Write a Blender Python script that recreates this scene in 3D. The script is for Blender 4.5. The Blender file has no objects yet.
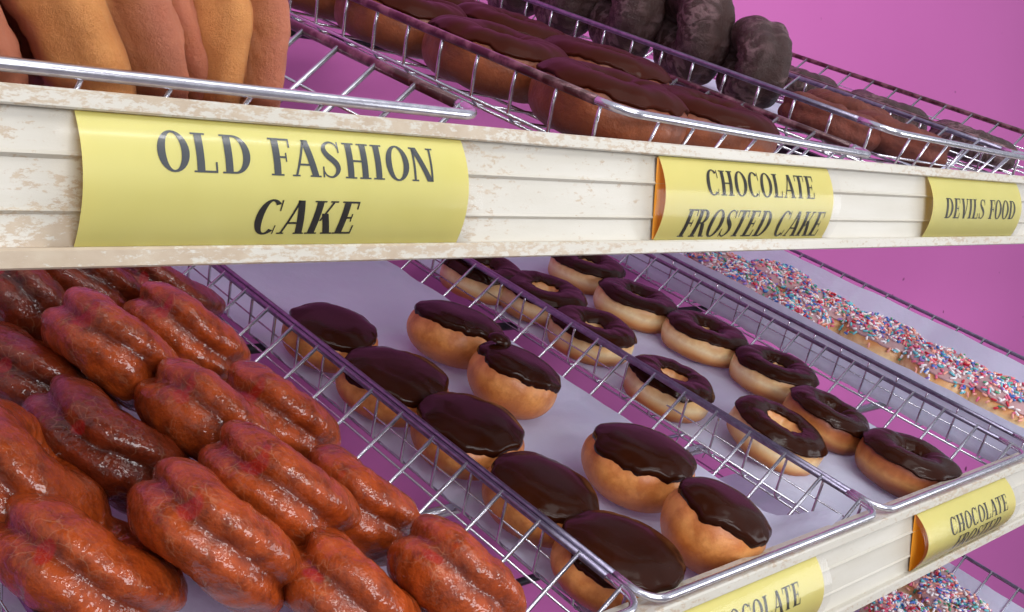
import bpy, math, random
from mathutils import Vector, Matrix, noise
rnd = random.Random(7)
sc = bpy.context.scene
COL = sc.collection
PI = math.pi

# ------------------------------------------------------------------ camera frame and shelf frame
F = 1108.0                                   # focal length in pixels at 1024 wide
TH = math.radians(17.5)                      # the shelves slope down to the front
_n = lambda v: Vector(v).normalized()
cX = _n((1088, -77, F)); cD = _n((-1180, -741, F)); cD = (cD - cX * cD.dot(cX)).normalized()
cN = cX.cross(cD)
if cN.y > 0: cN = -cN
cV = math.cos(TH) * cN + math.sin(TH) * cD
cH = math.cos(TH) * cD - math.sin(TH) * cN
CAM = Vector((0, 0, 1.35))
NW = Vector((0, -math.sin(TH), math.cos(TH)))     # shelf normal
DW = Vector((0, math.cos(TH), math.sin(TH)))      # shelf depth direction
XW = Vector((1, 0, 0))

def ray(x, y):
    c = Vector(((x - 512) / F, (y - 306) / F, 1.0))
    return Vector((cX.dot(c), cH.dot(c), cV.dot(c)))
def on_plane(x, y, p0, n):
    r = ray(x, y); return CAM + r * ((p0 - CAM).dot(n) / r.dot(n))
def on_face(x, y, yy):
    r = ray(x, y); return CAM + r * (yy / r.y)
def depth(P):
    v = P - CAM
    z = Vector((cX.z, cH.z, cV.z)); return v.dot(z)

UY, UT, UB = 0.3963, CAM.z + 0.0203, CAM.z - 0.0447      # upper rail: face y, top z, bottom z
LY, LT, LB = 0.3652, CAM.z - 0.2517, CAM.z - 0.3167      # lower rail
TY, TT, TB = 0.334, CAM.z - 0.5237, CAM.z - 0.5887       # third rail
HWS = {'U': .034, 'L': .045, 'T': .045}                   # basket depths
SH = {'U': Vector((0, UY + .004, UT + .004)), 'L': Vector((0, LY + .004, LT + .004)), 'T': Vector((0, TY + .004, TT + .004))}
def P(s, X, d, h=0.0): return SH[s] + XW * X + DW * d + NW * h

# ------------------------------------------------------------------ materials
def lin(c):
    c = c / 255.0
    return c / 12.92 if c <= .04045 else ((c + .055) / 1.055) ** 2.4
def rgb(r, g, b): return (lin(r), lin(g), lin(b), 1.0)
class Mat:
    def __init__(s, name, base=(200, 200, 200), rough=.5, metal=0., coat=0., spec=.5, sss=0.):
        s.m = bpy.data.materials.new(name); s.m.use_nodes = True
        s.nt = s.m.node_tree; s.b = s.nt.nodes['Principled BSDF']
        s.set('Base Color', rgb(*base)); s.set('Roughness', rough); s.set('Metallic', metal)
        s.set('Coat Weight', coat); s.set('Coat Roughness', .08); s.set('Specular IOR Level', spec)
        if sss: s.set('Subsurface Weight', sss); s.set('Subsurface Scale', .006); s.set('Subsurface Radius', (1, .5, .25))
    def set(s, k, v): s.b.inputs[k].default_value = v
    def node(s, t, **kw):
        n = s.nt.nodes.new(t)
        for k, v in kw.items(): setattr(n, k, v)
        return n
    def link(s, a, b): s.nt.links.new(a, b)
    def coord(s, kind='Object', scale=None):
        tc = s.node('ShaderNodeTexCoord'); o = tc.outputs[kind]
        if scale:
            mp = s.node('ShaderNodeMapping'); mp.inputs['Scale'].default_value = scale
            s.link(o, mp.inputs['Vector']); o = mp.outputs['Vector']
        return o
    def noise(s, scale, detail=4, rough=.6, vec=None):
        n = s.node('ShaderNodeTexNoise'); n.inputs['Scale'].default_value = scale
        n.inputs['Detail'].default_value = detail; n.inputs['Roughness'].default_value = rough
        s.link(vec if vec is not None else s.coord(), n.inputs['Vector']); return n.outputs['Fac']
    def ramp(s, fac, stops, const=False):
        r = s.node('ShaderNodeValToRGB'); cr = r.color_ramp
        if const: cr.interpolation = 'CONSTANT'
        while len(cr.elements) < len(stops): cr.elements.new(.5)
        for e, (p, c) in zip(cr.elements, stops):
            e.position = p; e.color = c if len(c) == 4 else rgb(*c)
        s.link(fac, r.inputs['Fac']); return r.outputs['Color']
    def mix(s, fac, a, b, mode='MIX'):
        m = s.node('ShaderNodeMix', data_type='RGBA', blend_type=mode)
        for sock, v in ((m.inputs[0], fac), (m.inputs[6], a), (m.inputs[7], b)):
            if hasattr(v, 'is_output') or hasattr(v, 'links'): s.link(v, sock)
            else: sock.default_value = v
        return m.outputs[2]
    def math(s, op, a, b):
        m = s.node('ShaderNodeMath', operation=op)
        for sock, v in zip(m.inputs, (a, b)):
            if hasattr(v, 'links'): s.link(v, sock)
            else: sock.default_value = v
        return m.outputs[0]
    def color(s, o): s.link(o, s.b.inputs['Base Color'])
    def bump(s, h, strength=.3, dist=.001):
        b = s.node('ShaderNodeBump'); b.inputs['Strength'].default_value = strength; b.inputs['Distance'].default_value = dist
        s.link(h, b.inputs['Height']); s.link(b.outputs['Normal'], s.b.inputs['Normal']); s.link(b.outputs['Normal'], s.b.inputs['Coat Normal']); return s

M = {}
# pink painted wall with soft blotches and a few scuffs
m = Mat('pink_wall_paint', (200, 104, 174), .6, spec=.3)
c = m.mix(m.noise(2.2, 3), rgb(198, 100, 172), rgb(206, 110, 180))
sp = m.ramp(m.noise(26, 1, .4), [(.0, (0, 0, 0, 1)), (.775, (0, 0, 0, 1)), (.79, (1, 1, 1, 1))])
c = m.mix(sp, c, rgb(110, 45, 90)); m.color(c); M['wall'] = m.m
m = Mat('grey_floor', (120, 110, 110), .6); m.color(m.mix(m.noise(6), rgb(110, 102, 104), rgb(140, 130, 130))); M['floor'] = m.m
# cream rail: worn paint
def rail_mat(name, wear, lo):
    m = Mat(name, (226, 214, 188), .42, coat=.15)
    base = m.mix(m.noise(14, 3, .5, m.coord('Object', (1, 6, 6))), rgb(190, 184, 168), rgb(210, 206, 196))
    streak = m.noise(240, 9, .76, m.coord('Object', (.5, 1, 1.2)))
    patch = m.noise(9, 2, .5, m.coord('Object', (1, 1, 3)))
    # more wear toward the left end of the rail
    sx = m.node('ShaderNodeSeparateXYZ'); m.link(m.coord(), sx.inputs[0])
    left = m.math('MULTIPLY', m.math('SUBTRACT', .62, sx.outputs['X']), wear)
    left.node.use_clamp = True
    fac = m.math('ADD', m.math('ADD', streak, m.math('MULTIPLY', patch, .35)), m.math('MULTIPLY', left, .16))
    chips = m.ramp(fac, [(0, (0, 0, 0, 1)), (lo, (0, 0, 0, 1)), (lo + .045, (1, 1, 1, 1))])
    tone = m.mix(m.noise(90, 2), rgb(158, 128, 96), rgb(200, 184, 158))
    m.color(m.mix(m.math('MULTIPLY', chips, .75), base, tone))
    m.bump(streak, .25, .0006); return m.m
M['rail'] = rail_mat('worn_cream_paint', 1.5, .80)
M['rail_lip'] = rail_mat('chipped_cream_paint', 1.6, .715)
# yellow card: thin glossy paper that lets light through
m = Mat('yellow_card', (226, 218, 130), .4, coat=.1)
m.color(m.mix(m.noise(30, 2), rgb(222, 216, 126), rgb(232, 226, 142)))
tr = m.node('ShaderNodeBsdfTranslucent'); tr.inputs['Color'].default_value = rgb(250, 190, 60)
mx = m.node('ShaderNodeMixShader'); mx.inputs[0].default_value = .2
out = m.nt.nodes['Material Output']
m.link(m.b.outputs[0], mx.inputs[1]); m.link(tr.outputs[0], mx.inputs[2]); m.link(mx.outputs[0], out.inputs['Surface'])
M['card'] = m.m
m = Mat('clear_plastic', (240, 244, 250), .12)
tr = m.node('ShaderNodeBsdfTransparent'); gs_ = m.node('ShaderNodeBsdfGlossy'); gs_.inputs['Roughness'].default_value = .16
fr_ = m.node('ShaderNodeFresnel'); fr_.inputs[0].default_value = 1.45; x_ = m.node('ShaderNodeMixShader')
m.link(m.math('MULTIPLY', fr_.outputs[0], .55), x_.inputs[0]); m.link(tr.outputs[0], x_.inputs[1]); m.link(gs_.outputs[0], x_.inputs[2]); m.link(x_.outputs[0], m.nt.nodes['Material Output'].inputs['Surface'])
M['plastic'] = m.m
M['orange'] = Mat('orange_card_glow', (226, 150, 44), .5).m  # orange of light showing through the yellow card, put into a colour
M['ink'] = Mat('black_print', (38, 36, 34), .35, coat=.3).m
M['ink_grey'] = Mat('grey_print', (66, 70, 74), .32, coat=.4).m  # greyer ink for the first line of the large sign
m = Mat('polished_wire', (205, 203, 210), .24, .92); m.color(m.mix(m.noise(200, 3), rgb(178, 175, 188), rgb(238, 238, 244))); M['wire'] = m.m
m = Mat('dull_wire', (150, 145, 160), .35, 1.); m.color(m.mix(m.noise(150, 4), rgb(88, 76, 100), rgb(170, 165, 185))); M['rim'] = m.m
m = Mat('chocolate_smeared_wire', (70, 30, 30), .3, .35, coat=.4)
m.color(m.mix(m.ramp(m.noise(70, 4), [(.45, (0, 0, 0, 1)), (.62, (1, 1, 1, 1))]), rgb(66, 22, 28), rgb(128, 84, 92))); M['rim_choc'] = m.m
m = Mat('dark_steel', (34, 30, 36), .45, .6); m.color(m.mix(m.noise(60), rgb(24, 20, 26), rgb(56, 50, 58))); M['steel'] = m.m
def paper(name, a, b):
    m = Mat(name, a, .6, sss=0.0); m.color(m.mix(m.noise(18, 4), rgb(*a), rgb(*b))); m.bump(m.noise(38, 4), .6, .004)
    t = m.node('ShaderNodeBsdfTranslucent'); t.inputs['Color'].default_value = rgb(*b)
    x = m.node('ShaderNodeMixShader'); x.inputs[0].default_value = .35
    m.link(m.b.outputs[0], x.inputs[1]); m.link(t.outputs[0], x.inputs[2]); m.link(x.outputs[0], m.nt.nodes['Material Output'].inputs['Surface'])
    return m.m
M['paper'] = paper('parchment_paper', (208, 215, 238), (228, 233, 250))
M['paper_shaded'] = paper('shaded_parchment', (168, 166, 196), (196, 194, 218))  # same parchment with deep shadow put into its colour
# doughs
def dough(name, stops, coat=.25, rough=.45, mott=.35, dark=(140, 70, 25), bump=.35):
    m = Mat(name, (200, 130, 70), rough, coat=coat, sss=.12); m.set('Coat Roughness', .25)
    sx = m.node('ShaderNodeSeparateXYZ'); m.link(m.coord('Generated'), sx.inputs[0])
    z = m.math('ADD', sx.outputs['Z'], m.math('MULTIPLY', m.math('SUBTRACT', m.noise(28, 3), .5), .35))
    c = m.ramp(z, stops)
    n = m.ramp(m.noise(55, 5, .65), [(.42, (0, 0, 0, 1)), (.62, (1, 1, 1, 1))])
    c = m.mix(m.math('MULTIPLY', n, mott), c, rgb(*dark)); m.color(c)
    m.bump(m.noise(220, 4, .7), bump, .0012); return m.m
M['bun'] = dough('golden_bun_dough', [(0, (176, 92, 30)), (.3, (204, 122, 50)), (.55, (228, 158, 88)), (.8, (210, 130, 66)), (1, (180, 96, 40))], mott=.6, dark=(166, 80, 18))
M['ring'] = dough('pale_banded_dough', [(0, (150, 84, 36)), (.22, (196, 122, 58)), (.34, (232, 184, 120)), (.50, (252, 230, 182)), (.64, (240, 202, 144)), (.85, (214, 146, 84)), (1, (190, 110, 60))], mott=.25, dark=(186, 112, 50))
M['ring_dark'] = dough('dark_banded_dough', [(0, (96, 42, 18)), (.25, (150, 78, 38)), (.42, (208, 148, 84)), (.55, (190, 116, 60)), (.75, (140, 66, 34)), (1, (120, 52, 28))], mott=.3, dark=(110, 50, 24))
M['cake'] = dough('brown_cake_dough', [(0, (104, 50, 26)), (.5, (150, 80, 44)), (1, (112, 54, 32))], mott=.5, dark=(96, 44, 24), bump=.7, coat=.1)
# chocolate icing
def choc(name, a, b, rough=.16):
    m = Mat(name, a, rough, coat=.07, spec=.08); m.set('Coat Roughness', .1); m.set('Coat IOR', 1.9)
    m.color(m.mix(m.noise(30, 3), rgb(*a), rgb(*b))); m.bump(m.noise(60, 3), .2, .001); return m.m
M['choc'] = choc('glossy_chocolate', (36, 13, 3), (54, 22, 9), .24)
M['choc_red'] = choc('soft_chocolate', (46, 13, 4), (64, 21, 8), .4)
for k_, v_ in (('Coat Weight', .03), ('Specular IOR Level', .05)): M['choc_red'].node_tree.nodes['Principled BSDF'].inputs[k_].default_value = v_
# glazed old fashioned: amber crust under a cracked sugar glaze
def glazed(name, c1, c2, c3, crack):
    m = Mat(name, c1, .38, coat=.8, spec=.12, sss=.03); m.set('Coat Roughness', .05)
    c = m.mix(m.noise(32, 4), rgb(*c1), rgb(*c2))
    at_ = m.node('ShaderNodeAttribute'); at_.attribute_name = 'crease'
    c = m.mix(at_.outputs['Fac'], c, rgb(*c3))
    n = m.ramp(m.noise(75, 6, .7), [(.42, (0, 0, 0, 1)), (.66, (1, 1, 1, 1))])
    c = m.mix(m.math('MULTIPLY', n, .7), c, rgb(*c3))
    v = m.node('ShaderNodeTexVoronoi', feature='DISTANCE_TO_EDGE'); v.inputs['Scale'].default_value = 120
    warp = m.node('ShaderNodeVectorMath', operation='ADD'); m.link(m.coord(), warp.inputs[0])
    nz = m.node('ShaderNodeTexNoise'); nz.inputs['Scale'].default_value = 60; m.link(m.coord(), nz.inputs['Vector'])
    sc_ = m.node('ShaderNodeVectorMath', operation='SCALE'); sc_.inputs['Scale'].default_value = .02; m.link(nz.outputs['Color'], sc_.inputs[0]); m.link(sc_.outputs[0], warp.inputs[1])
    m.link(warp.outputs[0], v.inputs['Vector'])
    fl = m.ramp(v.outputs['Distance'], [(0, (1, 1, 1, 1)), (.05, (0, 0, 0, 1))])
    gate = m.ramp(m.noise(34, 2), [(.5, (0, 0, 0, 1)), (.62, (1, 1, 1, 1))])
    c = m.mix(m.math('MULTIPLY', m.math('MULTIPLY', fl, gate), crack), c, rgb(236, 190, 150))
    milk = m.ramp(m.noise(16, 2, .4), [(.70, (0, 0, 0, 1)), (.78, (1, 1, 1, 1))])
    c = m.mix(m.math('MULTIPLY', milk, .25), c, rgb(214, 178, 176))
    red = m.ramp(m.noise(38, 1, .4), [(.71, (0, 0, 0, 1)), (.75, (1, 1, 1, 1))])
    c = m.mix(m.math('MULTIPLY', red, .5), c, rgb(170, 18, 30)); m.color(c)
    h = m.math('ADD', m.noise(130, 6, .75), m.math('MULTIPLY', m.noise(420, 3, .6), .45))
    m.bump(h, .5, .0028)
    cb = m.node('ShaderNodeBump'); cb.inputs['Strength'].default_value = .8; cb.inputs['Distance'].default_value = .0024
    m.link(m.math('ADD', m.math('MULTIPLY', m.noise(60, 2, .5), 1.0), m.math('MULTIPLY', m.noise(210, 2, .5), .6)), cb.inputs['Height']); m.link(cb.outputs['Normal'], m.b.inputs['Coat Normal'])
    m.set('Coat IOR', 1.55)
    return m.m
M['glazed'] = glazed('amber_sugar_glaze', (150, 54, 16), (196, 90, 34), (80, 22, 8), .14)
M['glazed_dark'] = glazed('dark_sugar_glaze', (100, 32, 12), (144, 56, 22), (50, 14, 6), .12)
m = Mat('plain_old_fashioned_dough', (190, 110, 70), .5, coat=.12, sss=.08)
at_ = m.node('ShaderNodeAttribute'); at_.attribute_name = 'band'; cr_ = m.node('ShaderNodeAttribute'); cr_.attribute_name = 'crease'
red_ = m.mix(m.noise(45, 5, .7), rgb(184, 98, 70), rgb(212, 134, 100)); gold_ = m.mix(m.noise(60, 5, .7), rgb(200, 118, 54), rgb(240, 170, 100))
c = m.mix(at_.outputs['Fac'], red_, gold_); c = m.mix(m.math('MULTIPLY', cr_.outputs['Fac'], 1.0), c, rgb(138, 58, 18)); m.color(c)
m.bump(m.noise(120, 8, .8), .9, .004); M['plain'] = m.m
# devils food
m = Mat('dark_devils_food', (48, 24, 20), .5, coat=.15)
w = m.node('ShaderNodeTexNoise'); w.inputs['Scale'].default_value = 95; w.inputs['Detail'].default_value = 5; w.inputs['Distortion'].default_value = 1.2
m.link(m.coord('Object', (1, 1, .45)), w.inputs['Vector'])
c = m.mix(m.noise(35), rgb(34, 12, 8), rgb(64, 24, 16))
g = m.ramp(w.outputs['Fac'], [(.47, (0, 0, 0, 1)), (.6, (1, 1, 1, 1))])
g2 = m.ramp(m.noise(14, 2), [(.36, (0, 0, 0, 1)), (.55, (1, 1, 1, 1))])
m.color(m.mix(m.math('MULTIPLY', m.math('MULTIPLY', g, g2), .42), c, rgb(160, 124, 128))); m.bump(m.noise(130, 6, .75), .9, .004)
M['devil'] = m.m
m = Mat('red_brown_crumb', (100, 42, 26), .7); m.color(m.mix(m.noise(120, 5, .7), rgb(56, 20, 16), rgb(136, 62, 40))); m.bump(m.noise(180, 5, .8), .9, .003); M['crumb'] = m.m
m = Mat('white_icing', (190, 150, 150), .4, coat=.2); M['icing'] = m.m
for i, (nm, cc) in enumerate([('white', (244, 240, 240)), ('pink', (232, 110, 140)), ('red', (206, 40, 60)), ('blue', (70, 120, 196)), ('aqua', (110, 196, 206)), ('lilac', (150, 120, 196)), ('peach', (240, 170, 150)), ('green', (90, 170, 130))]):
    M['sp%d' % i] = Mat(nm + '_sprinkle', cc, .35).m

# ------------------------------------------------------------------ object helpers
def link_mesh(name, verts, faces, mats, parent=None, smooth=True, idx=None):
    me = bpy.data.meshes.new(name); me.from_pydata([tuple(v) for v in verts], [], faces)
    for mm in (mats if isinstance(mats, (list, tuple)) else [mats]): me.materials.append(mm)
    if idx: me.polygons.foreach_set('material_index', idx)
    if smooth: me.polygons.foreach_set('use_smooth', [True] * len(me.polygons))
    me.update()
    o = bpy.data.objects.new(name, me); COL.objects.link(o)
    if parent: o.parent = parent
    return o
def tag(o, label=None, cat=None, group=None, kind=None):
    if label: o['label'] = label
    if cat: o['category'] = cat
    if group: o['group'] = group
    if kind: o['kind'] = kind
    return o
def empty(name, loc=(0, 0, 0), mat=None):
    o = bpy.data.objects.new(name, None); COL.objects.link(o); o.empty_display_size = .02
    o.matrix_basis = mat if mat else Matrix.Translation(loc)
    return o
SHELF_ROT = Matrix((XW, DW, NW)).transposed()
def frame(loc, rot=None):
    r = SHELF_ROT @ rot if rot else SHELF_ROT
    return Matrix.Translation(loc) @ r.to_4x4()

class G:
    """collects tubes, boxes and strips into one mesh"""
    def __init__(s): s.v = []; s.f = []
    def tube(s, pts, r, n=8, closed=False):
        pts = [Vector(p) for p in pts]; N = len(pts); base = len(s.v); prev = None
        for i, p in enumerate(pts):
            if closed: t = (pts[(i + 1) % N] - pts[i - 1])
            else: t = pts[min(i + 1, N - 1)] - pts[max(i - 1, 0)]
            t.normalize()
            if prev is None:
                a = Vector((0, 0, 1)) if abs(t.z) < .9 else Vector((1, 0, 0)); u = t.cross(a).normalized()
            else:
                u = (prev - t * prev.dot(t)).normalized()
            prev = u; w = t.cross(u)
            for k in range(n):
                an = 2 * PI * k / n; s.v.append(p + (u * math.cos(an) + w * math.sin(an)) * r)
        for i in range(N if closed else N - 1):
            a = base + i * n; b = base + ((i + 1) % N) * n
            for k in range(n): s.f.append((a + k, a + (k + 1) % n, b + (k + 1) % n, b + k))
        if not closed:
            s.f.append(tuple(base + k for k in reversed(range(n)))); s.f.append(tuple(base + (N - 1) * n + k for k in range(n)))
    def box(s, a, b):
        (x0, y0, z0), (x1, y1, z1) = a, b; o = len(s.v)
        s.v += [Vector(p) for p in ((x0, y0, z0), (x1, y0, z0), (x1, y1, z0), (x0, y1, z0), (x0, y0, z1), (x1, y0, z1), (x1, y1, z1), (x0, y1, z1))]
        s.f += [tuple(o + i for i in q) for q in ((0, 3, 2, 1), (4, 5, 6, 7), (0, 1, 5, 4), (1, 2, 6, 5), (2, 3, 7, 6), (3, 0, 4, 7))]
    def make(s, name, mat, parent=None, smooth=True): return link_mesh(name, s.v, s.f, mat, parent, smooth)

# ------------------------------------------------------------------ the setting
g = G(); g.box((-1.2, .99, 0), (3.6, 1.03, 2.6)); tag(g.make('wall_back', M['wall'], None, False), kind='structure')
g = G(); g.box((-1.2, -2.4, -.05), (3.6, 1.03, 0)); tag(g.make('floor', M['floor'], None, False), kind='structure')

# ------------------------------------------------------------------ rails
def rail(y, zt, zb, x0, x1, label):
    t = empty('shelf_rail', (0, y, zb)); tag(t, label, 'shelf edge')
    Hh = zt - zb
    # face profile (y offset from the face plane, height fraction)
    def strip(name, prof, mat):
        pts = [(dy, z * Hh) for dy, z in prof]; n = len(pts); v = []; f = []
        xs = [x0 + (x1 - x0) * i / 60 for i in range(61)]
        for x in xs:
            for dy, z in pts: v.append(Vector((x, dy, z)))
        for i in range(60):
            for k in range(n):
                a = i * n + k; b = i * n + (k + 1) % n; f.append((a, b, b + n, a + n))
        f.append(tuple(range(n))[::-1]); f.append(tuple(60 * n + k for k in range(n)))
        o = link_mesh(name, v, f, mat, t, False); return o
    strip('channel', [(.0075, .04), (.0045, .10), (.0052, .30), (.0032, .322), (.0042, .34), (.0050, .61), (.0029, .635), (.0042, .655), (.0056, .90), (.0075, .95)], M['rail'])
    strip('top_lip', [(.0006, .888), (-.0002, .90), (-.0002, .985), (.001, 1.0), (.020, 1.0), (.020, .94), (.0052, .94), (.0052, .888)], M['rail_lip'])
    strip('bottom_lip', [(.0006, 0.0), (-.0006, .012), (-.0006, .105), (.0004, .12), (.0052, .12), (.0052, .06), (.020, .06), (.020, 0)], M['rail_lip'])
    return t
rail(UY, UT, UB, -.35, 2.35, 'worn cream shelf edge with chipped paint holding the big old fashion cake sign')
rail(LY, LT, LB, -.05, 2.2, 'cream shelf edge under the round frosted donuts, lower right')
rail(TY, TT, TB, -.05, 2.2, 'cream shelf edge of the bottom shelf below the sprinkled donuts')

# ------------------------------------------------------------------ shelf frames behind the rails
def supports(s, y, z, lab, xs, rods=(.18, .44)):
    t = empty('steel_rack', P(s, 0, 0, 0)); tag(t, lab, 'shelf frame')
    t.matrix_basis = frame(SH[s])
    for x in xs:
        g = G(); g.box((x - .006, .012, -.072), (x + .006, (.988 - SH[s].y) / math.cos(TH), -.056)); g.make('bracket', M['steel'], t, False)
    for d in rods:
        g = G(); g.tube([(-.2 if s == 'U' else .05, d, -.05), (1.40, d, -.05)], .0045); g.make('cross_rod', M['wire' if d < .3 else 'steel'], t)
supports('U', UY, UT, 'dark steel frame under the baskets of the top shelf', (-.2, .352, 1.1), (.44,))
supports('L', LY, LT, 'dark steel frame under the baskets of the middle shelf', (.12, .478, 1.12))
supports('T', TY, TT, 'dark steel frame under the basket of the bottom shelf', (.6, 1.15))
for x in (-.6, 3.4):
    g = G(); g.box((x - .02, .945, 0), (x + .02, .99, 2.3)); o = g.make('shelf_upright', M['steel'], None, False)
    tag(o, 'dark steel upright against the pink wall beyond the %s end of the shelves' % ('left' if x < 0 else 'right'), 'upright')

# ------------------------------------------------------------------ wire baskets
def basket(s, X0, X1, h0, h1, label, L=None, rimmat='rim', d0=0., flare=.042, pitch=.036, dw=None):
    """rim corners X0..X1 at heights h0, h1 above the rim plane; local x across, y to the back, z up"""
    depthw = dw or HWS[s]; L = L or (.615 if s == 'L' else .56); A = P(s, X0, d0, h0); B = P(s, X1, d0, h1); W = (B - A).length
    roll = math.atan2(h1 - h0, X1 - X0)
    t = empty('wire_basket', mat=frame(A, Matrix.Rotation(-roll, 3, 'Y')))
    tag(t, label, 'wire basket', 'wire baskets on the shelves')
    R = .016
    def corner(cx, cy, a0, a1, r=R): return [(cx + r * math.cos(a0 + (a1 - a0) * i / 6), cy + r * math.sin(a0 + (a1 - a0) * i / 6), 0) for i in range(7)]
    g = G()   # side and back rim
    pts = [(W, .022, 0)] + [(W, L * k / 6, 0) for k in range(1, 6)] + corner(W - R, L - R, 0, PI / 2) + corner(R, L - R, PI / 2, PI) + [(0, L * k / 6, 0) for k in range(5, 0, -1)] + [(0, .022, 0)]
    g.tube(pts, .0031 if rimmat == 'rim_choc' else .0025); g.make('side_rim', M[rimmat], t)
    g = G()
    pts = [(0, .03, 0)] + corner(R, R, PI, 1.5 * PI) + [(W * .35, 0, 0), (W * .65, 0, 0)] + corner(W - R, R, 1.5 * PI, 2 * PI) + [(W, .03, 0)]
    g.tube(pts, .0027, 10); g.make('front_rim', M['wire'], t)
    fl, fr = .004, W - flare
    def section(y): return [(0.0, y, .0018), (.001, y, -.012), (fl, y, -depthw + .005), (fl + .006, y, -depthw), (fr - .006, y, -depthw), (fr, y, -depthw + .004), (W, y, .0018)]
    n = int((L - .02) / pitch); ys = [.018 + i * pitch for i in range(n)]
    gl = G(); gr = G(); gf = G()
    for y in ys:
        q = section(y)
        gl.tube(q[0:4], .00125, 6); gf.tube([q[3], q[4]], .0011, 6); gr.tube(q[4:7], .0016, 6)
    for z in (-depthw * .5,):
        k = -z / depthw
        if s != 'U': gl.tube([(.001 + .002 * k, .004, z), (.001 + .002 * k, L - .004, z)], .0007, 6)
        else: gl.tube([(fl, .006, -depthw + .004), (fl, L - .006, -depthw + .004)], .0013, 6)
        gr.tube([(W - flare * k, .004, z), (W - flare * k, L - .004, z)], .0009, 6)
    m_ = int((fr - fl) / .05)
    for i in range(m_ + 1):
        x = fl + .008 + (fr - fl - .016) * i / m_; gf.tube([(x, .006, -depthw - .001), (x, L - .006, -depthw - .001)], .0011, 6)
    gl.make('left_wall_wires', M['wire'], t); gr.make('right_wall_wires', M['wire'], t); gf.make('floor_wires', M['wire'], t)
    for nm, ya, yb in (('front_wall_wires', .001, .006), ('back_wall_wires', L - .001, L - .006)):
        gb = G()
        for k in range(1, int(W / pitch)):
            x = k * pitch; xb = fl + (fr - fl) * (x / W); gb.tube([(x, ya, 0), (xb, yb, -depthw)], .0011, 6)
        gb.tube([(.004, yb, -depthw * .6), (W - flare * .6, yb, -depthw * .6)], .0009, 6)
        gb.make(nm, M['wire'], t)
    return t
basket('U', .075, .386, .003, .001, 'wire basket of plain old fashioned donuts above the large yellow sign', rimmat='rim_choc', dw=.048)
basket('U', .491, .80, .0116, .001, 'tilted wire basket of chocolate frosted cake donuts with chocolate smeared rim', rimmat='rim_choc')
basket('U', .813, 1.112, .021, .013, 'wire basket of dark devils food donuts on the top shelf')
basket('U', 1.13, 1.42, .013, .017, 'wire basket against bare pink wall, farthest right on the top shelf', rimmat='rim_choc')
basket('L', .200, .505, .0, .0, 'wire basket piled with glazed old fashioned donuts')
basket('L', .5115, .8015, .0, .0, 'wire basket of round chocolate frosted donuts without holes')
basket('L', .8075, 1.112, .0, .001, 'wire basket of chocolate frosted ring donuts')
basket('L', 1.15, 1.468, .0, .0, 'paper lined wire basket of sprinkled donuts on the middle shelf')
basket('T', 1.10, 1.402, .0, .0, 'wire basket of sprinkled donuts on the bottom shelf, lowest in view')

# ------------------------------------------------------------------ parchment sheets
def sheet(s, X0, X1, d0, d1, label, h0=0., h1=0., lw=0., rw=0., seed=0, mat='paper', fr=None, amp=.0015, group=None):
    """lies on the basket floor; lw, rw: how far it climbs the left and right walls; fr: lifted front right corner"""
    NX, NY = 44, 50; v = []; f = []
    A = P(s, X0, 0, h0 - HWS[s] + .003); roll = math.atan2(h1 - h0, X1 - X0); W = X1 - X0
    for j in range(NY + 1):
        for i in range(NX + 1):
            u = i / NX; w = j / NY; x = -lw * .2 + u * (W + lw * .2); y = d0 + w * (d1 - d0); z = 0
            tot = lw + W + rw; q = u * tot
            if q < lw: z = (lw - q); x = -.1 * (lw - q)
            elif q > lw + W: e = q - lw - W; x = W + e * .72; z = e * .7
            else: x = q - lw; z = 0
            z += amp * (1 + noise.noise(Vector((x * 22, y * 22, seed))) * 1.6 + .5 * noise.noise(Vector((x * 60, y * 60, seed))))
            if lw or rw: x += .0015 * noise.noise(Vector((0, y * 60, z * 30 + seed)))
            if fr:
                k = max(0, 1 - math.hypot((x - W) / .05, (y - d0) / .06)); z += fr * k * k * (3 - 2 * k)
            v.append(Vector((x, y, z)))
    for j in range(NY):
        for i in range(NX):
            a = j * (NX + 1) + i; f.append((a, a + 1, a + NX + 2, a + NX + 1))
    me = link_mesh('parchment_sheet', v, f, M[mat]); me.matrix_basis = frame(A, Matrix.Rotation(-roll, 3, 'Y'))
    return tag(me, label, 'parchment', group)
sheet('L', .212, .455, .02, .60, 'white parchment under the pile of glazed donuts', seed=1, rw=.006)
sheet('L', .518, .757, .012, .61, 'grey white parchment under the round chocolate frosted donuts', seed=2, mat='paper', fr=.034, amp=.0015, rw=.01)
sheet('L', .818, 1.064, .014, .61, 'white parchment under the chocolate frosted ring donuts', seed=3, rw=.006, mat='paper')
sheet('L', 1.158, 1.42, .01, .61, 'white parchment climbing both walls of the sprinkled donut basket', seed=4, lw=.050, rw=.052, amp=.0016)
sheet('T', 1.108, 1.36, .01, .50, 'white parchment in the basket of the bottom shelf', seed=5, lw=.03, rw=.04, amp=.001)
sheet('U', .56, .72, .012, .52, 'white parchment under the chocolate frosted cake donuts', h0=.0116, h1=.003, seed=6)
sheet('U', .90, 1.06, .012, .40, 'white parchment under the devils food donuts', h0=.021, h1=.014, seed=7)

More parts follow.
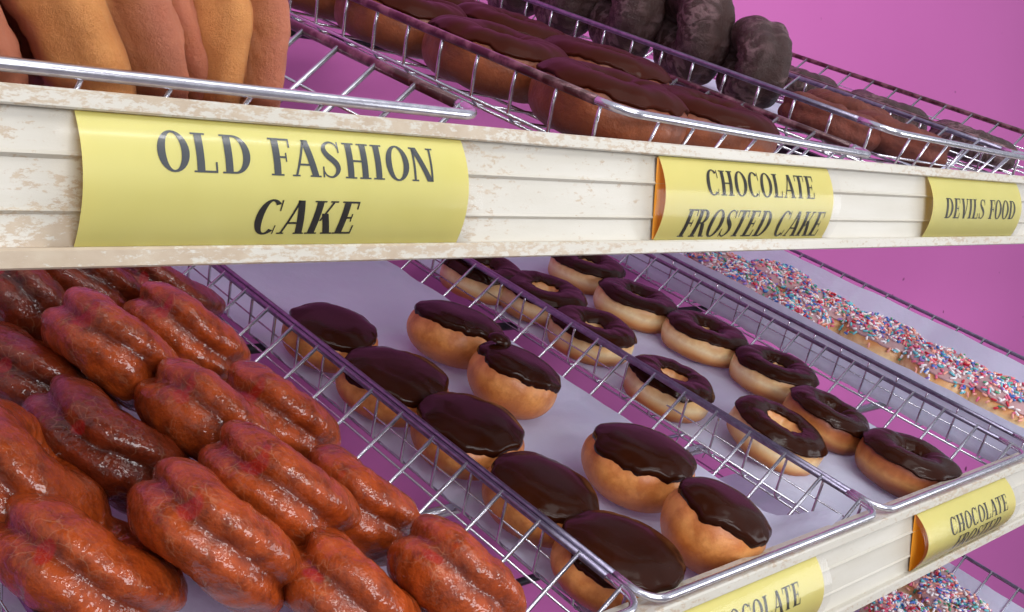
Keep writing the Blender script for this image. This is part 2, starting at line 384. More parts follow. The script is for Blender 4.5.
# ------------------------------------------------------------------ donuts
def spow(c, e): return math.copysign(abs(c) ** e, c)
def ring_fn(R, H, hole, seed, e1=.85, e2=.85, lump=.05, groove=0., gphi=0.2, petals=0.):
    Rc = (R + hole) / 2; a = (R - hole) / 2; b = H / 2
    def S(th, ph):
        n1 = noise.noise(Vector((math.cos(th) * 1.3, math.sin(th) * 1.3, seed * 3.7)))
        n2 = noise.noise(Vector((math.cos(th) * 3.2, math.sin(th) * 3.2, math.sin(ph) * 1.2 + seed)))
        n3 = noise.noise(Vector((math.cos(th) * 9, math.sin(th) * 9, ph * 2.2 + seed * 2))) if groove else 0
        k = 1 + lump * n2 + lump * .45 * n3
        if groove:
            gp = gphi + .25 * n1
            dd = (ph - gp + PI) % (2 * PI) - PI
            k *= 1 - groove * math.exp(-(dd / .16) ** 2) + .35 * groove * math.exp(-((abs(dd) - .45) / .25) ** 2)
            k *= 1 + petals * math.sin(th * 7 + seed) * math.exp(-(dd / .9) ** 2)
        rr = Rc * (1 + lump * .6 * n1) + a * spow(math.cos(ph), e1) * k
        z = b + b * spow(math.sin(ph), e2) * k * (1 + .08 * n1)
        return Vector((rr * math.cos(th), rr * math.sin(th), z))
    return S
def bun_fn(R, H, seed, lump=.05):
    def S(th, ph):        # ph -90..90
        n1 = noise.noise(Vector((math.cos(th) * 1.1, math.sin(th) * 1.1, seed * 3.7)))
        n2 = noise.noise(Vector((math.cos(th) * 2.6, math.sin(th) * 2.6, math.sin(ph) * 1.5 + seed)))
        c = max(0., math.cos(ph)); s_ = math.sin(ph)
        flat = .55 if s_ < 0 else .55
        rr = R * spow(c, flat) * (1 + lump * n1 + lump * .6 * n2)
        if s_ < 0: rr *= 1 - .16 * s_ * s_
        z = H * .52 + H * (.52 if s_ < 0 else .48) * spow(s_, .95)
        z += .05 * H * n2 * (1 - abs(s_))
        return Vector((rr * math.cos(th), rr * math.sin(th), z))
    return S
def surf(S, NT, phs, closed_ph, offs=None):
    v = []; f = []; n = len(phs)
    for i in range(NT):
        th = 2 * PI * i / NT
        row = phs if not callable(phs) else phs(th)
        for k, ph in enumerate(row):
            p = S(th, ph)
            if offs:
                e = .02; du = S(th + e, ph) - S(th - e, ph); dv = S(th, ph + e) - S(th, ph - e)
                nn = du.cross(dv)
                if nn.length > 1e-12: nn.normalize()
                else: nn = Vector((0, 0, 1))
                p = p + nn * offs(th, ph, k)
            v.append(p)
    for i in range(NT):
        j = (i + 1) % NT
        for k in range(n if closed_ph else n - 1):
            a = i * n + k; b = i * n + (k + 1) % n; c = j * n + (k + 1) % n; d = j * n + k
            f.append((a, d, c, b))
    return v, f
def ring_body(name, S, mat, parent, NT=72, NP=36):
    v, f = surf(S, NT, [2 * PI * k / NP for k in range(NP)], True); return link_mesh(name, v, f, mat, parent)
def bun_body(name, S, mat, parent, NT=64, NP=28):
    e = 1e-3; v, f = surf(S, NT, [-PI / 2 + e + (PI - 2 * e) * k / NP for k in range(NP + 1)], False)
    f.append(tuple(i * (NP + 1) for i in range(NT))[::-1]); f.append(tuple(i * (NP + 1) + NP for i in range(NT)))
    return link_mesh(name, v, f, mat, parent)
def cap(name, S, mat, parent, seed, p_out, p_in, thick, bun, wave=.16, NT=96):
    """icing: the same surface lifted by its thickness between a wavy outer and inner edge"""
    K = 20; ed = {}
    def rng(th):
        c, s_ = math.cos(th), math.sin(th)
        w = noise.noise(Vector((c * 2.6, s_ * 2.6, seed * 5.1))) * wave * 1.3 + noise.noise(Vector((c * 8, s_ * 8, seed))) * wave * .6
        a = p_out + w
        b = (PI / 2 - 1e-3) if bun else p_in + noise.noise(Vector((c * 3, s_ * 3, seed + 9))) * wave
        return a, b
    class Row: pass
    n = K + 1
    def th_row(i):
        th = 2 * PI * i / NT; a, b = rng(th); return th, a, b
    v = []; f = []
    for i in range(NT):
        th, a, b = th_row(i)
        for k in range(n):
            u = k / K
            u2 = u * u * (3 - 2 * u) if not bun else 1 - (1 - u) ** 1.0
            ph = a + (b - a) * u2
            p = S(th, ph); e = .02
            du = S(th + e, ph) - S(th - e, ph); dv = S(th, min(ph + e, PI / 2 if bun else 9)) - S(th, ph - e)
            nn = du.cross(dv)
            if bun and k == K: nn = Vector((0, 0, 1))
            nn = nn.normalized() if nn.length > 1e-14 else Vector((0, 0, 1))
            x = min(u, 1 if bun else 1 - u) * (b - a)
            q = min(1, x / .22); t_ = thick * math.sqrt(max(0, 1 - (1 - q) ** 2)) * (1 + .35 * math.exp(-((x - .2) / .12) ** 2)) - .0004
            v.append(p + nn * t_)
    for i in range(NT):
        j = (i + 1) % NT
        for k in range(n - 1):
            f.append((i * n + k, j * n + k, j * n + k + 1, i * n + k + 1))
    if bun: f.append(tuple(i * n + K for i in range(NT)))
    return link_mesh(name, v, f, mat, parent)
def tilt(ax=0., ay=0., az=0.):
    """degrees: ax tips the top toward the front, ay tips it to the right"""
    return Matrix.Rotation(math.radians(ax), 3, 'X') @ Matrix.Rotation(math.radians(ay), 3, 'Y') @ Matrix.Rotation(math.radians(az), 3, 'Z')

def place_top(s, px, py, H, lift, rot, h0=0.):
    """root matrix so that the centre of the top, H above its base, projects at (px, py); base lies lift above the basket floor"""
    top = on_plane(px, py, SH[s] + NW * (h0 - HWS[s] + .004 + lift + H), NW)
    Mx = frame(top, rot); return Mx @ Matrix.Translation((0, 0, -H)), depth(top)

def frosted_bun(px, py, hw, label, H=.042, lift=0., ax=0., ay=0., seed=1, p_out=.5, wave=.13, s='L', bodyk=1.03):
    Mx, dep = place_top(s, px, py, H, lift, tilt(ax, ay))
    R = hw * dep / F * 1.02
    t = empty('frosted_donut', mat=Mx); tag(t, label, 'donut', 'round chocolate frosted donuts')
    S = bun_fn(R * bodyk, H, seed)
    bun_body('dough', S, M['bun'], t); cap('chocolate_icing', S, M['choc'], t, seed, p_out, 0, .0030, True, wave)
    return t
buns = [
 (335, 320, 47, 'round frosted donut farthest back on bare parchment, icing facing the basket corner', dict(H=.039, seed=1, ax=3)),
 (399, 367, 55, 'round frosted donut second from the back along the glazed donuts\' side', dict(H=.040, seed=2, ax=3)),
 (463, 312, 47, 'round frosted donut at the back with a tall tan side', dict(H=.048, seed=3, ax=-3, ay=9)),
 (524, 357, 45, 'small round frosted donut with a bump of icing on its back edge', dict(H=.05, seed=4, ax=2, ay=12)),
 (474, 415, 56, 'round frosted donut in the middle of the row beside the glazed donuts', dict(H=.042, seed=5, ax=2)),
 (549, 479, 58, 'round frosted donut with icing dripping at its right, second from the front', dict(H=.040, seed=6, ax=4, ay=3)),
 (648, 441, 55, 'round frosted donut with a shiny golden side, right of the middle in its basket', dict(H=.05, seed=7, ay=4)),
 (627, 542, 66, 'large round frosted donut nearest the front, flat dark icing', dict(H=.042, seed=8, ax=2)),
 (733, 499, 52, 'tall round frosted donut leaning toward the front corner on lifted parchment', dict(H=.056, seed=9, ax=6, ay=12)),
]
for px, py, hw, lab, kw in buns:
    t = frosted_bun(px, py, hw, lab, **kw)
    if kw['seed'] == 4:
        v = []; f = []
        for i in range(13):
            for k in range(16):
                a = PI / 2 * i / 12; r = .012 * math.cos(a); v.append(Vector((-.012 + r * math.cos(2 * PI * k / 16), .022 + r * .8 * math.sin(2 * PI * k / 16), .052 + .007 * math.sin(a))))
        for i in range(12):
            for k in range(16): f.append((i * 16 + k, i * 16 + (k + 1) % 16, (i + 1) * 16 + (k + 1) % 16, (i + 1) * 16 + k))
        link_mesh('icing_bump', v, f, M['choc'], t)

def frosted_ring(px, py, hw, label, H=.035, lift=0., ax=0., ay=0., seed=1, hole=.26, mat='ring', s='L', p_out=.42, h0=0., icing='choc', group='chocolate frosted ring donuts', name='frosted_ring_donut', sprk=0, inner=.5):
    Mx, dep = place_top(s, px, py, H, lift, tilt(ax, ay), h0)
    R = hw * dep / F * 1.06
    t = empty(name, mat=Mx); tag(t, label, 'donut', group)
    S = ring_fn(R, H, R * hole, seed, lump=.05, e1=.8, e2=.75)
    ring_body('dough', S, M[mat], t)
    cap('chocolate_icing' if icing.startswith('choc') else 'white_icing', S, M[icing], t, seed, p_out, PI - inner, .0024, False, .13)
    if sprk: sprinkles(S, t, sprk, seed)
    return t
def sprinkles(S, t, n, seed):
    r_ = random.Random(seed); v = []; f = []; idx = []
    for q in range(n):
        th = r_.uniform(0, 2 * PI); ph = r_.uniform(.58, PI - .5)
        if r_.random() < .1: ph = r_.uniform(.25, .6)
        p = S(th, ph); e = .02
        nn = (S(th + e, ph) - S(th - e, ph)).cross(S(th, ph + e) - S(th, ph - e)).normalized()
        a = Vector((r_.uniform(-1, 1), r_.uniform(-1, 1), r_.uniform(-1, 1))); a = (a - nn * a.dot(nn) * .75).normalized()
        u = a.cross(nn).normalized(); w = a.cross(u)
        c = p + nn * r_.uniform(.0022, .0042); L = r_.uniform(.0024, .0038); rad = .0014; o = len(v)
        for (tt, rr) in ((-L, .45), (-L * .75, 1), (L * .75, 1), (L, .45)):
            for k in range(6):
                an = PI / 3 * k; v.append(c + a * tt + (u * math.cos(an) + w * math.sin(an)) * rad * rr)
        mi = r_.choice([0, 0, 0, 0, 0, 1, 1, 2, 3, 3, 4, 4, 5, 6, 6, 6, 7])
        for j in range(3):
            for k in range(6): f.append((o + j * 6 + k, o + j * 6 + (k + 1) % 6, o + j * 6 + 6 + (k + 1) % 6, o + j * 6 + 6 + k)); idx.append(mi)
        f.append(tuple(o + k for k in range(6))[::-1]); f.append(tuple(o + 18 + k for k in range(6))); idx += [mi, mi]
    o = link_mesh('sprinkles', v, f, [M['sp%d' % i] for i in range(8)], t, True, idx); o['kind'] = 'stuff'
rings = [
 (486, 263, 40, 'chocolate frosted ring donut farthest back against the basket side, mostly behind the shelf edge', dict(seed=11)),
 (546, 285, 42, 'chocolate frosted ring donut at the back with a pale crumbly hole', dict(seed=12, inner=.8)),
 (590, 258, 36, 'chocolate frosted ring donut at the very back, cut off by the shelf edge', dict(seed=13)),
 (640, 292, 40, 'chocolate frosted ring donut against the far wires, third from the front there', dict(seed=14, ay=4)),
 (596, 321, 42, 'chocolate frosted ring donut with a pale side, behind the one with the cream hole', dict(seed=15)),
 (709, 325, 41, 'chocolate frosted ring donut with a wide pale band, against the far wires', dict(seed=16, ay=3)),
 (675, 373, 43, 'chocolate frosted ring donut with a small cream coloured hole, against the near wires', dict(seed=17, ay=4, ax=3, inner=.85)),
 (779, 361, 41, 'chocolate frosted ring donut with gold side, tucked behind the front pair', dict(seed=18, ay=3)),
 (785, 421, 47, 'chocolate frosted ring donut with the widest open golden hole, front left of its basket', dict(seed=19, ax=8, ay=6, hole=.3, inner=.9)),
 (834, 406, 42, 'chocolate frosted ring donut with reddish brown side, wedged between two others', dict(seed=20, mat='ring_dark', ax=6, ay=8)),
 (915, 449, 48, 'dark brown frosted ring donut alone at the front right of its basket', dict(seed=21, mat='ring_dark', hole=.22, H=.038, ay=4)),
]
for px, py, hw, lab, kw in rings: frosted_ring(px, py, hw, lab, **kw)
spr = [
 (722, 259, 34, 'sprinkled ring donut farthest back, just under the upper shelf edge', dict(seed=31)),
 (748, 279, 32, 'sprinkled ring donut lying low against the near paper wall at the back', dict(seed=37)),
 (783, 274, 34, 'sprinkled ring donut second from the back along the far paper wall', dict(seed=32)),
 (829, 303, 36, 'sprinkled ring donut in the middle of the row, pale side showing', dict(seed=33)),
 (800, 306, 30, 'sprinkled ring donut half hidden at the near side of the row', dict(seed=38)),
 (889, 331, 42, 'sprinkled ring donut with a dark chocolate patch in its hole, third from the front', dict(seed=34)),
 (952, 364, 44, 'sprinkled ring donut with the longest bare golden side', dict(seed=35)),
 (1018, 394, 44, 'sprinkled ring donut nearest the front, cut by the picture edge', dict(seed=36)),
]
for px, py, hw, lab, kw in spr:
    frosted_ring(px, py, hw, lab, H=.040, ax=3, ay=-2, hole=.2, icing='icing', group='sprinkled ring donuts', name='sprinkled_donut', sprk=400, p_out=.7, **kw)
for px, py, hw, lab, sd in ((900, 606, 31, 'sprinkled donut at the left of the bottom shelf basket', 41), (957, 602, 36, 'sprinkled donut at the right of the bottom shelf basket', 42), (925, 572, 34, 'sprinkled donut farther back on the bottom shelf behind the shelf edge', 43)):
    frosted_ring(px, py, hw, lab, H=.038, hole=.24, icing='icing', group='sprinkled ring donuts', name='sprinkled_donut', sprk=400, p_out=.7, s='T', seed=sd)

def axis_rot(az, el):
    """rotation taking local z to the axis with azimuth az (from x toward the back) and elevation el, degrees, in the shelf frame"""
    a, e = math.radians(az), math.radians(el)
    z = Vector((math.cos(e) * math.cos(a), math.cos(e) * math.sin(a), math.sin(e)))
    return z.to_track_quat('Z', 'Y').to_matrix()
def leaning(s, px, py, Rm, hc, az, el, label, name, cat, group, mat, H=.042, hole=.22, groove=.16, gphi=.15, seed=1, h0=0., partname='dough', lump=.1, petals=.03, spin=0., pos=None):
    c = P(s, *pos) if pos else on_plane(px, py, SH[s] + NW * (h0 - HWS[s] + .004 + hc), NW)
    rot = axis_rot(az, el) @ Matrix.Rotation(spin, 3, 'Z')
    t_ = Matrix.Translation(c) @ (SHELF_ROT @ rot).to_4x4() @ Matrix.Translation((0, 0, -H / 2))
    S = ring_fn(Rm, H, Rm * hole, seed, lump=lump, groove=groove, gphi=gphi, e1=.9, e2=.9, petals=petals)
    v, f = surf(S, 96, [2 * PI * k / 56 for k in range(56)], True)
    o = link_mesh(name, v, f, M[mat]); o.matrix_basis = t_
    ca = o.data.attributes.new('crease', 'FLOAT', 'POINT'); ba = o.data.attributes.new('band', 'FLOAT', 'POINT')
    cv = []; bv = []
    for i in range(96):
        th = 2 * PI * i / 96; n1 = noise.noise(Vector((math.cos(th) * 1.3, math.sin(th) * 1.3, seed * 3.7))); gp = gphi + .25 * n1
        for k in range(56):
            ph = 2 * PI * k / 56; dd = (ph - gp + PI) % (2 * PI) - PI + .16 * noise.noise(Vector((math.cos(th) * 5, math.sin(th) * 5, seed)))
            cv.append(math.exp(-(dd / .13) ** 2) * .8); bv.append(1.0 if -1.25 < dd < 0 else max(0., 1 - min(abs(dd), abs(dd + 1.25)) / .25))
    ca.data.foreach_set('value', cv); ba.data.foreach_set('value', bv)
    return tag(o, label, cat, group)
gl = [  # px, py, R, height of centre, az, el, label
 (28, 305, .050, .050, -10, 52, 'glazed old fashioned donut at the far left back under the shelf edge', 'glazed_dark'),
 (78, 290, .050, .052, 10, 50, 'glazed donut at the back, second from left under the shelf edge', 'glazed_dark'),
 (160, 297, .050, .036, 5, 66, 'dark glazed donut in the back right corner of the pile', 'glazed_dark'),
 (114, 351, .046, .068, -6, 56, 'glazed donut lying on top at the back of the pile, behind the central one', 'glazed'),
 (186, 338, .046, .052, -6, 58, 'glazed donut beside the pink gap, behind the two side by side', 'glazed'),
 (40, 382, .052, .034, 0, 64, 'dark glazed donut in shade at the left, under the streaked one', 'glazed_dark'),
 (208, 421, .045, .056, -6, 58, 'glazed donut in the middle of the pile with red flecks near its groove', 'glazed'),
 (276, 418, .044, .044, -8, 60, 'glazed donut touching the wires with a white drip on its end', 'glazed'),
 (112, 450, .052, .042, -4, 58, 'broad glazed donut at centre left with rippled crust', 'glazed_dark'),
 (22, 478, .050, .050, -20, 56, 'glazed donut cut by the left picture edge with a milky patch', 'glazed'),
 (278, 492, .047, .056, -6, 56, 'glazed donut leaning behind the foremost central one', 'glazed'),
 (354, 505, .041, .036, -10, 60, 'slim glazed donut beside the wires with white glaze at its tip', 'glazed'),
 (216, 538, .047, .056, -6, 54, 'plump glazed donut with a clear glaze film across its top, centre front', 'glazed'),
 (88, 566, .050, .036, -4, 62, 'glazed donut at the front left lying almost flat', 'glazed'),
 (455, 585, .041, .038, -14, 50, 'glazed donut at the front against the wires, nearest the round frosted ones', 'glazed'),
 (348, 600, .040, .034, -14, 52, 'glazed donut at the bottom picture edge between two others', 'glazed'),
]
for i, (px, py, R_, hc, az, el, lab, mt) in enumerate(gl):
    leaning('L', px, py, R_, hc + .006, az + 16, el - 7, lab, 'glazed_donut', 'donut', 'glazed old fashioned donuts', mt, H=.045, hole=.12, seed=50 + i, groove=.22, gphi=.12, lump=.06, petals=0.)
up = [  # X, d, R, az, el
 (.148, .064, .055, -10, 30, 'plain old fashioned donut cut by the left edge of the picture'),
 (.205, .066, .055, -2, 30, 'plain old fashioned donut standing with a wide golden face, second from left'),
 (.243, .080, .051, -12, 24, 'narrow plain old fashioned donut standing between two wider ones'),
 (.274, .068, .052, -14, 10, 'plain old fashioned donut standing nearest the bare wires'),
]
for i, (X_, d_, R_, az, el, lab) in enumerate(up):
    leaning('U', 0, 0, R_, 0, az, el, lab, 'old_fashioned_donut', 'donut', 'plain old fashioned donuts', 'plain', H=(.04, .056, .038, .042)[i], seed=80 + i, groove=.5, gphi=.1, lump=.07, petals=0, pos=(X_, d_, R_ - .044))
# chocolate frosted cake donuts on the upper shelf, laid flat in two rows
ck = [
 (.548, .060, .052, 'chocolate frosted cake donut nearest the front, brown side seen through the near wires', 61, .0),
 (.546, .166, .052, 'chocolate frosted cake donut second from the front along the near wires', 62, .0),
 (.544, .272, .051, 'chocolate frosted cake donut third from the front along the near wires', 63, .0),
 (.544, .376, .050, 'chocolate frosted cake donut farthest back along the near wires', 64, .0),
 (.668, .066, .052, 'chocolate frosted cake donut in the front corner behind the steel rim', 67, -.004),
 (.664, .168, .053, 'chocolate frosted cake donut at the far side with a pale bare patch', 65, .004),
 (.662, .274, .053, 'chocolate frosted cake donut in the far row with flat glossy icing', 66, .002),
 (.656, .380, .052, 'chocolate frosted cake donut at the back of the far row', 68, .0),
]
for X_, d_, R_, lab, sd, lf in ck:
    k_ = (X_ - .491) / .309
    t = empty('cake_donut', mat=frame(P('U', X_, d_, .0116 - .0106 * k_ - .030 + lf), tilt(0, 2)))
    tag(t, lab, 'donut', 'chocolate frosted cake donuts')
    S = ring_fn(R_, .04, R_ * .16, sd, lump=.06); ring_body('dough', S, M['cake'], t)
    cap('chocolate_icing', S, M['choc_red'], t, sd, .5, PI - .7, .002, False, .18)
dv = [
 (.892, .190, .041, -34, 6, 'dark devils food donut standing upright nearest the front of its row'),
 (.882, .262, .052, -26, 8, 'tallest devils food donut with streaky white glaze standing behind the front one'),
 (.866, .335, .054, -26, 8, 'devils food donut standing third from the front in its row'),
 (.862, .415, .054, -26, 8, 'devils food donut standing fourth in its row near the top of the picture'),
 (.870, .50, .052, -26, 8, 'devils food donut at the back of the row cut by the top of the picture'),
]
for i, (X_, d_, R_, az, el, lab) in enumerate(dv):
    leaning('U', 0, 0, R_, 0, az, el, lab, 'devils_food_donut', 'donut', 'devils food donuts', 'devil', H=.05, hole=.12, seed=90 + i, groove=.12, lump=.07, pos=(X_, d_, R_ - .012))
for i, (X_, d_, lab) in enumerate([(.955, .062, 'broken reddish brown devils food donut at the front of its basket'), (1.02, .15, 'reddish brown devils food donut lying against the far wires'), (.90, .10, 'reddish brown devils food donut lying at the near side of its basket')]):
    leaning('U', 0, 0, .046, 0, 0, 84, lab, 'devils_food_donut', 'donut', 'devils food donuts', 'crumb', H=.032, seed=97 + i, groove=.1, pos=(X_, d_, .002))
for i, (X_, d_, lab) in enumerate([(1.20, .20, 'glaze streaked devils food donut in the farthest right upper basket'), (1.19, .09, 'dark devils food donut at the front of the farthest right upper basket'), (1.20, .32, 'devils food donut at the back of the farthest right upper basket')]):
    leaning('U', 0, 0, .048, 0, 0, 86, lab, 'devils_food_donut', 'donut', 'devils food donuts', 'devil', H=.034, seed=100 + i, groove=.1, pos=(X_, d_, .0))

# ------------------------------------------------------------------ signs
T_, t_w = .17, .055
def glyph(ch, bold):
    """quads in a unit-high box; returns (list of strips, width); a strip is a list of (left point, right point) pairs"""
    T = .20 if bold else .18; t = .06 if bold else .055; sf = .045; so = .075
    out = []
    def strip(pairs): out.append(pairs)
    def quad(x0, y0, x1, y1):
        n = max(1, int(abs(y1 - y0) / .12)); strip([((x0, y0 + (y1 - y0) * i / n), (x1, y0 + (y1 - y0) * i / n)) for i in range(n + 1)])
    def stem(x, w=T, top=True, bot=True, y0=0, y1=1, so_=so):
        quad(x, y0, x + w, y1)
        if top: quad(x - so_, y1 - sf, x + w + so_, y1)
        if bot: quad(x - so_, y0, x + w + so_, y0 + sf)
    def diag(x0, y0, x1, y1, w):
        n = 8; strip([((x0 + (x1 - x0) * i / n, y0 + (y1 - y0) * i / n), (x0 + w + (x1 - x0) * i / n, y0 + (y1 - y0) * i / n)) for i in range(n + 1)])
    def arc(cx, cy, rx, ry, a0, a1, T1=T, t1=t, n=28):
        pr = []
        for i in range(n + 1):
            a = math.radians(a0 + (a1 - a0) * i / n); c, s = math.cos(a), math.sin(a)
            pr.append(((cx + rx * c, cy + ry * s), (cx + (rx - T1) * c, cy + (ry - t1) * s)))
        strip(pr)
    if ch == 'O': arc(.36, .5, .36, .52, 0, 360); w = .72
    elif ch == 'C':
        arc(.36, .5, .36, .52, 48, 312); quad(.60, .68, .64, 1.0); quad(.60, .0, .63, .26); w = .68
    elif ch == 'D':
        stem(.08); quad(.08, 1 - t, .34, 1); quad(.08, 0, .34, t); arc(.32, .5, .38, .5, -90, 90); w = .72
    elif ch == 'L':
        stem(.08); quad(.08, 0, .55, t); quad(.515, 0, .56, .28); w = .60
    elif ch == 'I': stem(.08); w = .16 + T
    elif ch == 'H':
        stem(.08); stem(.68 - T); quad(.08 + T, .5 - t / 2, .68 - T, .5 + t / 2); w = .76
    elif ch == 'N':
        stem(.07, t * 1.2); stem(.62, t * 1.2, True, False); diag(.62 - T + t, 0, .04, 1, T); w = .76
    elif ch in 'EF':
        stem(.08); quad(.08, 1 - t, .54, 1); quad(.50, .76, .545, 1); quad(.08 + T, .5 - t / 2, .42, .5 + t / 2); quad(.40, .38, .435, .62)
        if ch == 'E': quad(.08, 0, .56, t); quad(.525, 0, .57, .27)
        w = .62 if ch == 'E' else .50
    elif ch == 'A':
        diag(.06, 0, .33, 1, t * 1.1); diag(.58 - T * .3, 0, .30, 1, T); quad(.17, .30, .53, .30 + t)
        quad(-.01, 0, .19, sf); quad(.46, 0, .76, sf); w = .72
    elif ch == 'V':
        diag(.27, 0, .05, 1, T); diag(.34, 0, .57, 1, t * 1.1); quad(-.02, 1 - sf, .28, 1); quad(.49, 1 - sf, .69, 1); w = .68
    elif ch == 'T':
        stem(.30 - T / 2, bot=True, top=False); quad(.0, 1 - t, .60, 1); quad(.0, .74, .04, 1); quad(.56, .74, .60, 1); w = .62
    elif ch == 'K':
        stem(.08); diag(.08 + T, .40, .56, 1, t * 1.1); diag(.56, 0, .30, .62, T); quad(.47, 1 - sf, .71, 1); quad(.48, 0, .82, sf); w = .76
    elif ch == 'R':
        stem(.08); quad(.08, 1 - t, .34, 1); quad(.08, .48, .34, .48 + t); arc(.32, .74, .28, .26, -90, 90, T * .95)
        diag(.54, 0, .32, .50, T); quad(.54, 0, .80, sf); w = .72
    elif ch == 'S':
        pr = []
        pts = [(.50, .80), (.44, .93), (.29, .985), (.14, .90), (.105, .76), (.18, .62), (.29, .52), (.41, .40), (.46, .25), (.40, .10), (.27, .015), (.12, .07), (.05, .20)]
        ws = [.03, .05, .06, .10, .16, .19, .20, .19, .16, .10, .06, .05, .03]
        fine = []
        for i in range(len(pts) - 1):
            for k in range(3):
                q = k / 3; p0 = pts[max(i - 1, 0)]; p1 = pts[i]; p2 = pts[i + 1]; p3 = pts[min(i + 2, len(pts) - 1)]
                cr = lambda a, b, c, d: .5 * ((2 * b) + (-a + c) * q + (2 * a - 5 * b + 4 * c - d) * q * q + (-a + 3 * b - 3 * c + d) * q ** 3)
                fine.append((cr(p0[0], p1[0], p2[0], p3[0]), cr(p0[1], p1[1], p2[1], p3[1]), ws[i] + (ws[i + 1] - ws[i]) * q))
        fine.append((pts[-1][0], pts[-1][1], ws[-1]))
        for i, (x, y, w_) in enumerate(fine):
            a = fine[max(i - 1, 0)]; b = fine[min(i + 1, len(fine) - 1)]; dx, dy = b[0] - a[0], b[1] - a[1]; L = math.hypot(dx, dy)
            nx, ny = -dy / L, dx / L; w_ *= (1.1 if bold else .85); pr.append(((x + nx * w_ / 2, y + ny * w_ / 2), (x - nx * w_ / 2, y - ny * w_ / 2)))
        strip(pr); quad(.49, .70, .53, 1.0); quad(.03, 0, .07, .30); w = .58
    else: w = .34
    return out, w
def sign(y, zt, zb, xl, xr, lines, label, bulge=.0048, back=True):
    """a card sprung between the lips of the rail, bowed outward"""
    zlo = zb + .112 * (zt - zb); zhi = zb + .885 * (zt - zb); Hh = zhi - zlo
    t = empty('shelf_sign', (xl, y, zlo)); tag(t, label, 'sign')
    def mp(x, v, off): return Vector((x, .0035 - (bulge + .0028) * (1 - (2 * v - 1) ** 2) - off, v * Hh))
    NX, NV = 20, 18; vv = []; ff = []
    for i in range(NX + 1):
        for k in range(NV + 1): vv.append(mp((xr - xl) * i / NX, k / NV, 0))
    for i in range(NX):
        for k in range(NV): a = i * (NV + 1) + k; ff.append((a, a + NV + 1, a + NV + 2, a + 1))
    link_mesh('card', vv, ff, M['card'], t)
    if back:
        g = G(); g.box((-.0012, .0030, Hh * .02), (xr - xl + .001, .0034, Hh * .98)); g.make('orange_glow_sheet', M['orange'], t, False)  # added sheet; its orange stands in for light coming through the card
    vv = []; ff = []; ex = .010 * min(1, (xr - xl) / .2)
    for i in range(NX + 1):
        for k in range(NV + 1): vv.append(mp(-ex + (xr - xl + 2 * ex) * i / NX, k / NV, .0009))
    for i in range(NX):
        for k in range(NV): a = i * (NV + 1) + k; ff.append((a, a + NV + 1, a + NV + 2, a + 1))
    link_mesh('clear_plastic_cover', vv, ff, M['plastic'], t)
    for text, x0, x1, v0, v1, bold, ital, ink in lines:
        gs = []; w = 0; gap = .07
        for ch in text:
            st, gw = glyph(ch, bold); gs.append((w, st)); w += gw + gap
        w -= gap; sh = .15 if ital else 0
        sx = (x1 - x0) / (w + sh); sv = v1 - v0; vv = []; ff = []
        for off, st in gs:
            for pairs in st:
                o = len(vv)
                for (a, b) in pairs:
                    for (px, py) in (a, b): vv.append(mp(x0 - xl + (off + px + py * sh) * sx, v0 + py * sv, .00025))
                for i in range(len(pairs) - 1): ff.append((o + 2 * i, o + 2 * i + 1, o + 2 * i + 3, o + 2 * i + 2))
        o = link_mesh('lettering', vv, ff, M[ink], t, False)
    return t
fx = lambda px, py, y: on_face(px, py, y).x
def fv(px, py, y, zt, zb):
    z = on_face(px, py, y).z; zlo = zb + .112 * (zt - zb); zhi = zb + .885 * (zt - zb); return (z - zlo) / (zhi - zlo)
U_ = (UY, UT, UB); L_ = (LY, LT, LB)
def vr(a, b, U): return fv(a[0], a[1], *U), fv(b[0], b[1], *U)
v0, v1 = vr((172, 171), (172, 131), U_); w0, w1 = vr((300, 234), (300, 200), U_)
sign(*U_, fx(78, 178, UY), fx(463, 193, UY), [('OLD FASHION', fx(154, 150, UY), fx(431, 165, UY), v0, v1, False, False, 'ink_grey'), ('CAKE', fx(250, 217, UY), fx(357, 217, UY), w0, w1, True, True, 'ink')], 'large yellow shelf sign reading old fashion cake', back=False)
v0, v1 = vr((714, 195), (714, 170), U_); w0, w1 = vr((700, 237), (700, 209), U_)
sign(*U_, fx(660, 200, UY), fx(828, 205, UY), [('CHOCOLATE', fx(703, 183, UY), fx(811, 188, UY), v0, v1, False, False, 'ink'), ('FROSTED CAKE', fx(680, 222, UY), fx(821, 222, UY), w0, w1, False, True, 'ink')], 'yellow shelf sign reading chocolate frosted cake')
v0, v1 = vr((950, 218), (950, 198), U_)
sign(*U_, fx(928, 209, UY), fx(1017, 210, UY), [('DEVILS FOOD', fx(941, 208, UY), fx(1011, 209, UY), v0, v1, False, False, 'ink')], 'small looking yellow shelf sign reading devils food', back=False)
lx0, lx1 = fx(921, 542, LY), fx(1008, 502, LY); wd = lx1 - lx0
v0, v1 = vr((950, 548), (950, 523), L_); w0, w1 = vr((955, 572), (955, 552), L_)
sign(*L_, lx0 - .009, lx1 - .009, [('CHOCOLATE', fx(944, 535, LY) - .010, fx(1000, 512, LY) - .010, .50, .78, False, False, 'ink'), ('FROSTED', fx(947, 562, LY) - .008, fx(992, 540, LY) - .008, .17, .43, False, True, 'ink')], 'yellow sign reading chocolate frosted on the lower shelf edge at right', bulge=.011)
rx1 = fx(820, 583, LY); 
sign(*L_, rx1 - .005 - wd * 1.0, rx1 - .005, [('CHOCOLATE', fx(706, 608, LY) - .006, fx(799, 576, LY) - .006, .50, .80, False, False, 'ink'), ('FROSTED', fx(722, 632, LY), fx(786, 604, LY), .12, .40, False, True, 'ink')], 'yellow sign reading chocolate cut by the bottom of the picture', bulge=.007)

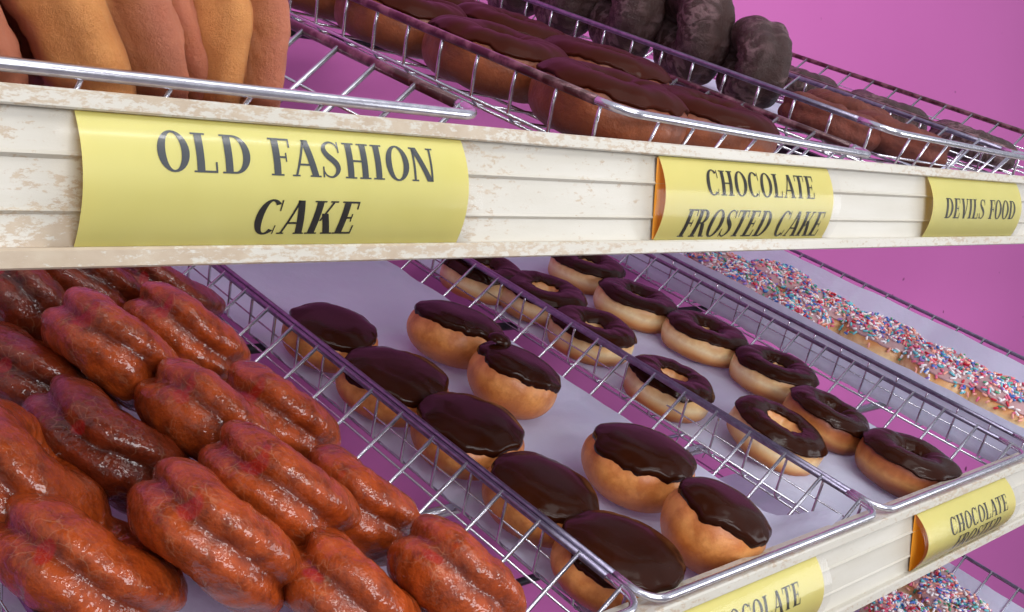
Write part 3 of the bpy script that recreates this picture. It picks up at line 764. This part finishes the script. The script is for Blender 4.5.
# ------------------------------------------------------------------ light
w = bpy.data.worlds.new('World'); sc.world = w; w.use_nodes = True
nt = w.node_tree; bg = nt.nodes['Background']
tc = nt.nodes.new('ShaderNodeTexCoord'); sx = nt.nodes.new('ShaderNodeSeparateXYZ'); rp = nt.nodes.new('ShaderNodeValToRGB')
nt.links.new(tc.outputs['Generated'], sx.inputs[0])
mpn = nt.nodes.new('ShaderNodeMapRange'); mpn.inputs[1].default_value = -1; nt.links.new(sx.outputs['Z'], mpn.inputs[0]); nt.links.new(mpn.outputs[0], rp.inputs[0])
rp.color_ramp.elements[0].color = (.10, .09, .10, 1); rp.color_ramp.elements[1].color = (.62, .64, .74, 1)
rp.color_ramp.elements[0].position = .25; rp.color_ramp.elements[1].position = .8
nt.links.new(rp.outputs[0], bg.inputs[0]); bg.inputs[1].default_value = .85
def area(name, loc, target, size, power, col):
    l = bpy.data.lights.new(name, 'AREA'); l.shape = 'RECTANGLE'; l.size, l.size_y = size; l.energy = power; l.color = col
    o = bpy.data.objects.new(name, l); COL.objects.link(o); o.location = loc
    o.rotation_euler = (Vector(target) - Vector(loc)).to_track_quat('-Z', 'Y').to_euler(); return o
area('shop_window_light', (.2, -1.7, 1.75), (.9, .6, 1.05), (1.7, .7), 30, (.98, .98, 1.0))
area('ceiling_light', (.9, -.3, 2.9), (.9, .6, 1.1), (1.6, .5), 5, (1.0, .97, .92))
for k_, (x_, y_) in enumerate(((-.3, -.55), (.9, -.75), (.3, -1.15))):
    area('sparkle_strip_light', (x_, y_, 2.55), (.7, .55, 1.1), (1.2, .05), 5, (1.0, .99, .97))  # unseen narrow strips, added to give the glaze sharp sparkle
area('low_fill_light', (2.3, -.9, 1.15), (1.0, .9, 1.0), (1.0, 1.0), 13, (.95, .97, 1.0))  # unseen fill, added low in front to brighten the lower wall

# ------------------------------------------------------------------ camera
cam = bpy.data.cameras.new('camera'); co = bpy.data.objects.new('camera', cam); COL.objects.link(co)
cam.sensor_width = 36; cam.sensor_fit = 'HORIZONTAL'; cam.lens = F / 1024 * 36; cam.clip_start = .01
right = Vector((cX.x, cH.x, cV.x)); down = Vector((cX.y, cH.y, cV.y)); fwd = Vector((cX.z, cH.z, cV.z))
co.matrix_world = Matrix.Translation(CAM) @ Matrix((right, -down, -fwd)).transposed().to_4x4()
sc.camera = co
sc.view_settings.view_transform = 'Standard'; sc.view_settings.look = 'None'; sc.view_settings.exposure = 0.0
